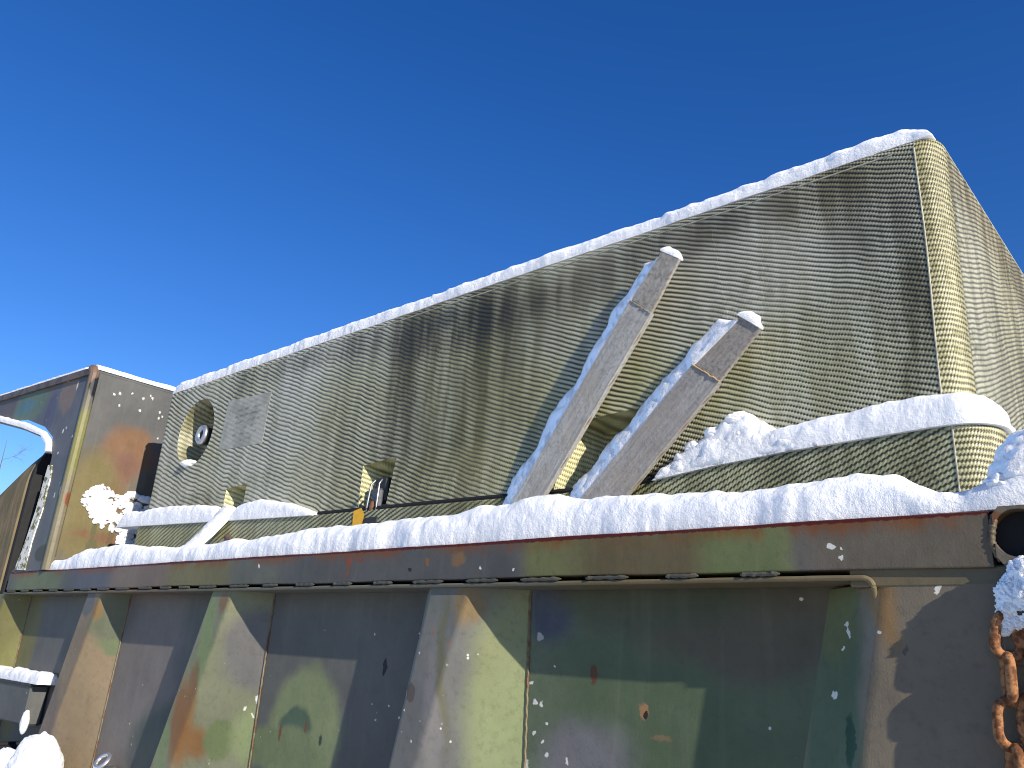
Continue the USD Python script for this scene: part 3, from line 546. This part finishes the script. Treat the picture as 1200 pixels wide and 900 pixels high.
for (d, tl, tr_, ll, lr, sl, sr), lab, seed in ((A, 'thin blue shaded snow lying along the upper edge of the taller timber post', 3), (B, 'snow lying along the upper edge of the shorter timber post', 5)):
    upv = nrm(np.cross(d, [0, 1, 0])); upv = upv if upv[2] > 0 else -upv
    P = resample([ll + d * .06, sl, tl - d * .012], .008); P[:, 1] = YP; u_ = np.linspace(0, 1, len(P))
    h = .078 * (1 + .35 * fbm(P * 9, 2, seed) * 2) * np.clip((1 - u_) * 18 + .25, 0, 1) * (1.05 - .15 * u_)
    main = drift(P - upv * .004, [0, 1, 0], upv, .003, TH + .036, h * 1.25, 24, .008, seed, 46., 1.0, .2, True)
    side = nrm(tr_ - tl); cp = resample([tl - side * .008, tr_ - side * .003], .004)
    cap = drift(cp - np.array([0, YP, 0]) * 0, [0, 1, 0], d, .001, TH + .004, .026 * np.sin(np.linspace(.35, math.pi - .25, len(cp))) * (1 + .5 * fbm(cp * 50, 2, seed)) + .002, 18, .006, seed + 1, 50., .9)
    o = obj('post_snow', cat([main, cap]), SNOW, None, smooth=60); tag(o, lab, 'snow')

# ------------------------------------------------------------------ snow
# on the rail: its crest traced as heights over the rail top
crest = [(14, 669), (24, 664), (36, 659), (60, 647), (66, 652), (72, 657), (84, 655), (105, 644), (140, 639), (170, 640), (230, 641), (270, 634), (284, 630), (292, 638), (302, 632), (330, 626), (395, 617), (470, 610), (520, 605), (548, 600), (566, 590), (582, 592), (600, 592), (620, 583), (650, 579), (676, 583), (700, 584), (760, 580), (870, 576), (950, 566), (1020, 556), (1055, 558), (1085, 571), (1108, 579), (1140, 574), (1160, 562), (1178, 546), (1200, 532), (1230, 520)]
ys = .07; cz = np.array([aty(q, ys) for q in crest]); xs = np.arange(-5.84, -.05, .007)
hh = np.interp(xs, cz[:, 0], cz[:, 2]) - .1255
k = np.hanning(9); k /= k.sum(); hh = np.convolve(np.pad(hh, 4, mode='edge'), k, 'valid'); hh = np.maximum(hh, .008)
front = np.maximum(.010 + .020 * fbm(np.stack([xs * 9, xs * 0, xs * 0], 1), 4, 3), .001)
rs = drift(np.stack([xs, np.zeros_like(xs), np.full_like(xs, .1255)], 1), [0, 1, 0], [0, 0, 1], front, .185, hh * np.clip((xs + 5.86) * 30, .3, 1), 36, .0070, 11, 30., .66, .02)
tag(obj('rail_snow', rs, SNOW, None, smooth=60), 'long bank of snow lying along the rusty top rail of the dump body', 'snow')
hp = [aty(q, .02) for q in ((1168, 568), (1185, 548), (1215, 535))]
# on the box top
xs = np.arange(X0 + .03, X1 - .012, .011); N = len(xs)
h = .080 + .006 * np.sin(xs * 1.1) + .012 * fbm(np.stack([xs * 3, xs * 0, xs * 0], 1), 3, 8); e = np.minimum(xs - xs[0], xs[-1] - xs); h *= np.clip(e / .08, .0, 1) ** .5 * .92 + .08
fr = .006 + .010 * fbm(np.stack([xs * 6, xs * 0, xs * 0], 1), 3, 21)
bs = drift(np.stack([xs, np.full(N, YW), np.full(N, ZT - .012)], 1), [0, 1, 0], [0, 0, 1], fr, 1.7, h, 90, .0080, 17, 40., .30, .3)
tag(obj('box_top_snow', bs, SNOW, None, smooth=60), 'long white ribbon of snow along the top edge of the fibreglass box', 'snow')
# on the tray's ledges
def ledge(px_pts, lab, seed, back=.075, rough=.008, fade=.06, base_off=-.004, rgh=.6):
    c = np.array([aty(q, YT + .02) for q in px_pts]); xs = np.arange(c[0, 0], c[-1, 0], .008)
    tz = np.array([tray_z(x) for x in xs]); h = np.maximum(np.interp(xs, c[:, 0], c[:, 2]) - tz, .006); e = np.minimum(xs - xs[0], xs[-1] - xs); h = h * (np.clip(e / fade, 0, 1) ** .5 * .9 + .1)
    P = np.stack([xs, np.full(len(xs), YT), tz + base_off], 1)
    o = obj('ledge_snow', drift(P, [0, 1, 0], [0, 0, 1], -.010, back, h, 26, rough, seed, 30., rgh), SNOW, None, smooth=60); return tag(o, lab, 'snow')
ledge([(143, 612), (150, 600), (165, 598), (200, 593), (240, 590), (254, 592), (262, 602)], 'white snow on the box ledge at its far left end, beside the camouflage headboard', 31)
ledge([(272, 608), (284, 590), (310, 585), (340, 588), (356, 593), (372, 602)], 'short strip of snow on the box ledge between the two left latch pockets', 33, fade=.03)
c = np.array([aty(q, YT + .02) for q in [(770, 556), (800, 530), (815, 520), (850, 512), (900, 502), (940, 494), (990, 482), (1040, 470), (1080, 463), (1100, 462)]])
xs = np.arange(c[0, 0], X1 + .055 - .09, .008); an = np.linspace(-math.pi / 2, 0, 22)[1:]; cxr, cyr = X1 + .055 - .09, YT + .09
P = np.r_[np.stack([xs, np.full(len(xs), YT)], 1), np.stack([cxr + .09 * np.cos(an), cyr + .09 * np.sin(an)], 1), np.stack([np.full(14, X1 + .055), cyr + np.arange(1, 15) * .008], 1)]
nin = np.r_[np.tile([0, 1.0], (len(xs), 1)), np.stack([-np.cos(an), -np.sin(an)], 1), np.tile([-1.0, 0], (14, 1))]
tz = np.array([tray_z(min(x, X1 - .036)) for x in P[:, 0]]); hx = np.maximum(np.interp(xs, c[:, 0], c[:, 2]) - tz[:len(xs)], .006) * (np.clip((xs - xs[0]) / .05, 0, 1) ** .5 * .9 + .1)
h = np.r_[hx, np.interp(np.linspace(0, 1, 35), [0, .25, .6, .85, 1], hx[-1] * np.array([1, .95, .66, .25, .05]))]
bw = np.r_[np.full(len(xs), .095), np.linspace(.095, .03, 35)]
tag(obj('ledge_snow', drift(np.column_stack([P, tz - .003]), np.column_stack([nin, 0 * tz]), [0, 0, 1], -.010, bw, h, 30, .007, 35, 30., .6), SNOW, None, smooth=60), 'thick smooth pillow of snow on the right hand ledge of the fibreglass box', 'snow')
# clumpy drift against the wall by the shorter post
c = np.array([aty(q, YT + .03) for q in ((776, 556), (790, 540), (803, 528), (815, 517), (830, 508), (843, 497), (856, 486), (868, 482), (880, 485), (893, 493), (908, 500), (935, 506), (965, 505))])
xs = np.arange(c[0, 0], c[-1, 0], .0045); tz = np.array([tray_z(x) for x in xs]); h = np.maximum(np.interp(xs, c[:, 0], c[:, 2]) - tz, .004)
cl = [drift(np.stack([xs, np.full(len(xs), YT), tz - .003], 1), [0, 1, 0], [0, 0, 1], -.008, YW - YT + .02, h, 44, .016, 77, 42., .8, .25)]
for i, (q, rr_) in enumerate((((800, 538), .022), ((812, 524), .02), ((835, 508), .02), ((790, 549), .02), ((858, 492), .02), ((845, 520), .018), ((866, 510), .02), ((820, 536), .02))):
    cl.append(lump(aty(q, YT + .012), (rr_ * 1.2, rr_ * .8, rr_ * .9), i + 50, .3, 3, 10.))
tag(obj('clumped_snow', cat(cl), SNOW, None, smooth=70), 'crumbled heap of snow banked on the box wall just right of the shorter post', 'snow')
# snow slid out of the first pocket
sp = resample([aty(q, y) for q, y in (((268, 603), YT + .05), ((262, 612), YT + .01), ((250, 624), YT - .03), ((238, 636), YT - .07), ((222, 650), YT - .10))], .006)
tag(obj('pocket_snow', cat([drift(sp, nrm([1, 0, .3]), nrm([0, -.8, .5]), -.080, .080, .050 + .02 * fbm(sp * 14, 3, 2), 24, .010, 41, 34.), lump(aty((272, 605), YT + .05), (.09, .07, .03), 7, .2)]), SNOW, None, smooth=60), 'white wedge of snow spilling out of the leftmost latch pocket onto the rail', 'snow')
tag(obj('pebble', lump(aty((267, 630), YT - .06), (.022, .015, .016), 9, .25, 3), plain('dirt_clod', (.10, .065, .05), .8), None), 'small dirt clod stuck in the snow spilled from the leftmost pocket', 'debris')
tag(obj('recess_snow', lump((rc[0] - .03, YW + .02, rc[2] - .175), (.06, .05, .022), 12, .2), SNOW, None, smooth=60), 'little pad of snow at the bottom of the round recess', 'snow')
# headboard and cab shield
xs = np.arange(.02, 2.2, .02); tag(obj('headboard_snow', drift(np.stack([np.full_like(xs, XH), xs, np.full_like(xs, zt - .004)], 1), [-1, 0, 0], [0, 0, 1], -.012, .30, .042 + 0 * xs, 24, .006, 51, 20., .5), SNOW, None, smooth=60), 'white strip of snow along the top edge of the camouflage headboard', 'snow')
q = np.linspace(0, 1, 160)[:, None]; P = np.array([XH - .12, -.01, zt + .008]) * (1 - q) + np.array([-7.62, -.01, 1.532]) * q
tag(obj('shield_snow', drift(P, [0, 1, 0], [0, 0, 1], 0, 2.2, .030 + 0 * q[:, 0], 40, .005, 53, 18., .3), SNOW, None, smooth=60), 'thin snow on top of the cab shield, left of the headboard', 'snow')
P = resample(fl, .012); P[:, 1] = .0; tt = np.gradient(P, axis=0); tt /= np.linalg.norm(tt, axis=1, keepdims=True); upv = np.stack([-tt[:, 2], 0 * tt[:, 0], tt[:, 0]], 1); upv = np.where(upv[:, 2:3] < -.2, -upv, upv)
tag(obj('flange_snow', drift(P, [0, 1, 0], upv, -.026, .02, np.interp(np.linspace(0, 1, len(P)), [0, .7, 1], [.040, .042, .026]), 18, .005, 57, 26.), SNOW, None, smooth=60), 'bright crust of snow in the hooked corner under the cab shield gusset', 'snow')
# splat of snow on the headboard, half of it in shade
cl = []; rng = np.random.default_rng(8)
for i in range(230):
    a_, q_ = rng.uniform(0, 2 * math.pi), rng.uniform(0, 1) ** .6
    px = (121 + 23 * q_ * math.cos(a_), 592 + 25 * q_ * math.sin(a_) + 4 * math.cos(a_)); c = atx(px, XH + .006); r_ = rng.uniform(.008, .026) * (1.15 - .5 * q_); cl.append(lump(c, (r_ * .35, r_ * rng.uniform(.6, 1.3), r_ * rng.uniform(.5, 1.1)), i, .34, 3, 12.))
for q in ((129, 618), (132, 620)): cl.append(lump(atx(q, XH + .004), (.006, .010, .024), int(q[0]), .3, 2))
for i in range(60):
    px = (rng.uniform(140, 174), rng.uniform(577, 640)); r_ = rng.uniform(.012, .034); cl.append(lump(atx(px, XH + .008), (r_ * .5, r_ * 1.3, r_ * .8), 300 + i, .5, 3, 8.))
tag(obj('splattered_snow', cat(cl), SNOW, None, smooth=60), 'clumps of snow stuck to the brown patch of the headboard', 'snow')

# ------------------------------------------------------------------ rusty chain hanging at the right, its bracket and snow
gch = Graph(); cp_ = gch.pos(); n1 = gch.noise(cp_, 75., 4.0, .6) + '.fac'; n2 = gch.noise(cp_, 220., 4.0, .7) + '.fac'
cc = gch.mix(gch.ramp01(n1, .38, .62), (.13, .052, .024), (.36, .17, .075)); cc = gch.mix(gch.math('multiply', gch.ramp01(n2, .55, .7), .7), cc, (.05, .022, .014))
RUSTM = gch.done('rusty_chain_iron', cc, .9, n2, .5, .0015, .15)
def link_mesh(c, tdir, wdir, L=.098, Wd=.064, r=.0095):
    t, w = nrm(tdir), np.array(wdir, float); w = nrm(w - t * (w @ t)); a, hw = (L - Wd) / 2, Wd / 2 - r; pts = []
    for th in np.linspace(0, math.pi, 9): pts.append(c + t * (a + hw * math.sin(th)) + w * hw * math.cos(th))
    for th in np.linspace(math.pi, 2 * math.pi, 9): pts.append(c + t * (-a + hw * math.sin(th)) + w * hw * math.cos(th))
    m = tube(pts, r, 12, closed=True, ref=np.cross(t, w)); m.vertices = m.vertices + fbm(m.vertices * 40, 2, 2)[:, None] * .0008; return m
def chain(lab, pts, seed, n):
    t = thing('rusty_chain', lab, 'chain', 'rusty chains hanging at the right'); rg = np.random.default_rng(seed); p = resample(pts, .001); d = np.r_[0, np.cumsum(np.linalg.norm(np.diff(p, axis=0), axis=1))]; s = .03
    for k in range(n):
        if s > d[-1] - .01: break
        i = int(np.searchsorted(d, s)); i = min(max(i, 5), len(p) - 6); tt = p[i + 5] - p[i - 5]
        w = np.array([.55, -1, .1]) if k % 2 else np.array([1, .45, 0]); w = w + rg.normal(0, .14, 3); obj('link', link_mesh(p[i], tt, w), RUSTM, t, smooth=50); s += .077
    return t
yc = -.016
cpt = lambda x, y, dy=0: aty((x, y), yc + dy)
chain('rusty iron chain hanging nearest the camouflage end post at the right edge', [cpt(1184, 725), cpt(1180, 770), cpt(1184, 815), cpt(1186, 850), cpt(1190, 900), cpt(1192, 960), cpt(1194, 1020)], 1, 12)
chain('second strand of rusty chain hanging behind the nearest strand', [cpt(1205, 715, .015), cpt(1212, 770, .015), cpt(1214, 830, .015), cpt(1214, 900, .015), cpt(1218, 1000, .015)], 2, 10)
chain('third strand of rusty chain beyond the other two at the picture edge', [cpt(1236, 700, -.01), cpt(1246, 780, -.01), cpt(1240, 860, -.01), cpt(1246, 980, -.01)], 3, 9)
hk = aty((1205, 700), .0)
bk = obj('chain_bracket', bevel_box((hk[0] - .05, -.006, hk[2] - .12), (hk[0] + .30, .010, hk[2] + .02), .004), eye_paint, body)
obj('bracket_arm', bevel_box((hk[0] - .02, -.036, hk[2] - .035), (hk[0] + .26, -.004, hk[2] - .01), .006), DARK, bk)
cl = []
for i, (q, rr_) in enumerate((((1192, 700), .036), ((1186, 712), .026), ((1180, 725), .022), ((1176, 737), .013), ((1196, 686), .03), ((1205, 674), .034), ((1204, 705), .038), ((1216, 690), .05), ((1184, 718), .018), ((1192, 726), .018), ((1232, 690), .06), ((1250, 700), .06))):
    cl.append(lump(aty(q, -.018), (rr_, rr_ * .6, rr_), i + 80, .28, 4, 14.))
tag(obj('chain_snow', cat(cl), SNOW, None, smooth=60), 'blue shaded lump of snow frozen to the top of the rusty chains', 'snow')
cl = [lump(aty(q, .09), (r_, .08, r_ * .9), i + 95, .14, 4, 9.) for i, (q, r_) in enumerate((((1194, 578), .055), ((1210, 562), .075), ((1232, 552), .10), ((1176, 588), .03), ((1184, 574), .045)))]
tag(obj('corner_snow', cat(cl), SNOW, None, smooth=60), 'bluish heap of snow on the rail end above the round hole', 'snow')

# ------------------------------------------------------------------ lower left: tool box with snow, tyre, snow on the mudguard
c0 = aty((36, 800), .03)
tp = paint('tool_box_paint', (.085, .088, .085), specks=.3)
tb = obj('tool_box', bevel_box((-6.4, .03, c0[2] - .22), (c0[0] + .02, .125, c0[2] - .005), .01), tp, body, label='dark steel side box low at the left edge'); obj('box_lid', bevel_box((-6.42, .02, c0[2] - .02), (c0[0] + .03, .127, c0[2]), .004), DARK, tb)
xs = np.arange(-5.9, c0[0] + .12, .01); h = .062 + .018 * np.abs(np.sin(xs * 21)) + .03 * fbm(np.stack([xs * 16, xs * 0, xs * 0], 1), 3, 5)
tag(obj('tool_box_snow', drift(np.stack([xs, np.full_like(xs, .02), np.full_like(xs, c0[2] - .004)], 1), [0, 1, 0], [0, 0, 1], 0, .107, h * .8, 22, .009, 61, 22., .6), SNOW, None, smooth=60), 'ragged snow lying on the dark side box low at the left', 'snow')
wc = aty((0, 900), .06); 
ty = trimesh.creation.torus(.40, .13, 48, 18); ty.apply_transform(trimesh.transformations.rotation_matrix(math.pi / 2, [1, 0, 0])); ty.apply_translation([wc[0] + .06, .02, wc[2] - .40]); wh = obj('wheel', ty, VOID, body)
for k in range(36):
    a = k / 36 * 2 * math.pi; b_ = bevel_box((-.02, -.12, .50), (.02, .12, .54), .004); b_.apply_transform(trimesh.transformations.rotation_matrix(a, [0, 1, 0])); b_.apply_translation([wc[0] + .06, .02, wc[2] - .40]); obj('tread_block', b_, VOID, wh)
rm = trimesh.creation.cylinder(radius=.28, height=.12, sections=32); rm.apply_transform(trimesh.transformations.rotation_matrix(math.pi / 2, [1, 0, 0])); rm.apply_translation([wc[0] + .06, .02, wc[2] - .40]); obj('rim', rm, DARK, wh)
tag(obj('icy_lump', lump(aty((29, 846), -.02), (.028, .02, .060), 71, .12, 3), SNOW, None, smooth=60), 'white oval lump of ice hanging under the side box corner', 'snow')
mg = aty((30, 895), -.10)
tag(obj('mudguard_snow', cat([lump(aty((38, 912), -.10), (.17, .12, .20), 73, .09, 5, 12.), lump(aty((0, 930), -.10), (.22, .12, .20), 75, .10, 5, 12.)]), SNOW, None, smooth=60), 'rounded white mound of snow in the bottom left corner', 'snow')
m0 = aty((30, 925), -.05); obj('mudguard', bevel_box((m0[0] - .5, -.2, m0[2] - .10), (m0[0] + .22, .0, m0[2] - .05), .01), DARK, body)
ring_ = trimesh.creation.torus(.035, .010, 24, 10); ring_.apply_transform(trimesh.transformations.rotation_matrix(.9, [1, 0, .3])); ring_.apply_translation(aty((120, 892), .06))
tr_ = obj('tie_ring', ring_, BRIGHT, body)
obj('ring_lug', bevel_box(aty((120, 899), .06) - [.03, .01, .03], aty((120, 899), .06) + [.03, .06, .0], .006), tp, tr_)

# ------------------------------------------------------------------ truck cab with canvas top, left of the headboard
YC = .004; e0 = aty((33, 557), YC)
def arch(x, ztop, rr_, zbot):
    pts = [(x, YC, zbot), (x, YC, ztop - rr_)] + [(x, YC + rr_ * (1 - math.cos(a)), ztop - rr_ + rr_ * math.sin(a)) for a in np.linspace(.15, math.pi / 2, 8)]
    pts += [(x, 2.2 - q[1] + YC, q[2]) for q in pts[::-1]]; return np.array(pts)
def loft(rings):
    n = len(rings[0]); v = np.vstack(rings); f = []
    for i in range(len(rings) - 1):
        for j in range(n): l = (j + 1) % n; f += [[i * n + j, i * n + l, (i + 1) * n + l], [i * n + j, (i + 1) * n + l, (i + 1) * n + j]]
    for e in (0, (len(rings) - 1) * n): f += [[e, e + j, e + j + 1] for j in range(1, n - 1)]
    m = trimesh.Trimesh(v, f, process=False); m.fix_normals(); return m
ztop = float(aty((45, 514), YC + .15)[2]); cx_ = e0[0]
gca = Graph(); cp2 = gca.pos(); fold = gca.add('mapping', mapping_type='point', vector=cp2, scale=(6., 6., 1.2), rotation=(0, .35, 0)) + '.vector'
fn_ = gca.noise(fold, 1.0, 3.0) + '.fac'; cn = gca.noise(cp2, 5., 5.0) + '.fac'
canvas = gca.done('brown_canvas', gca.mix(gca.ramp01(cn, .35, .65), (.20, .150, .09), (.15, .125, .070)), .85, gca.math('add', gca.math('multiply', fn_, .8), gca.math('multiply', gca.noise(cp2, 350., 2.0) + '.fac', .05)), .9, .05, .15)
rings = [arch(cx_ - t * 1.6, ztop - .03 * (1 - math.cos(t * 5)) - .42 * t ** 1.1, .42, -1.0) for t in np.linspace(0, 1, 24)]
cab = obj('canvas_top', loft(rings), canvas, body, smooth=40)
rear = [arch(cx_ + .004 + k * .05, ztop + .035, .42, -1.0) for k in (0, 1)]; obj('rear_edge', loft([q + [0, .012, 0] for q in rear]), VOID, cab, smooth=40)

# ------------------------------------------------------------------ bare trees far off at the left
bark = plain('grey_twig_bark', (.13, .125, .13), .9)
def tree(px, dist, lab, seed, hh_):
    rg = np.random.default_rng(seed); d = ray(px); d = d / math.hypot(d[0], d[1]); top = CAM + d * dist
    t = thing('bare_tree', lab, 'tree', 'bare trees beyond the cab'); base = np.array([top[0], top[1], -2.1]); H = top[2] + 2.1
    trunk = np.array([base, base + [.1, 0, H * .3], base + [0, .1, H * .6], base + [.05, 0, H * .97]]); obj('trunk', tube(resample(trunk, .4), np.linspace(.16, .01, len(resample(trunk, .4))), 8), bark, t)
    br = []
    def grow(p, dr, L, r_, lev):
        n_ = 5; pts = [p]; q = dr.copy()
        for i in range(n_): q = nrm(q + rg.normal(0, .16, 3) + [0, 0, .06]); pts.append(pts[-1] + q * L / n_)
        br.append(tube(pts, np.linspace(r_, r_ * .35, len(pts)), 4))
        if lev < 3:
            for k in range(5 if lev < 2 else 4):
                i = rg.integers(1, n_ + 1); grow(pts[i], nrm(q + rg.normal(0, .65, 3)), L * .55, r_ * .5, lev + 1)
    for k in range(6):
        a = rg.uniform(0, 2 * math.pi); z_ = rg.uniform(.3, .9); grow(base + [0, 0, H * z_], nrm([math.cos(a), math.sin(a), .8]), H * .30 * (1.15 - z_) + .4, .014, 0)
    obj('crown', cat(br), bark, t, smooth=False)
tree((10, 508), 60., 'bare leafless tree far off behind the canvas cab at the left edge', 3, 0)
tree((-50, 500), 64., 'second bare tree at the far left edge, partly outside the picture', 5, 0)
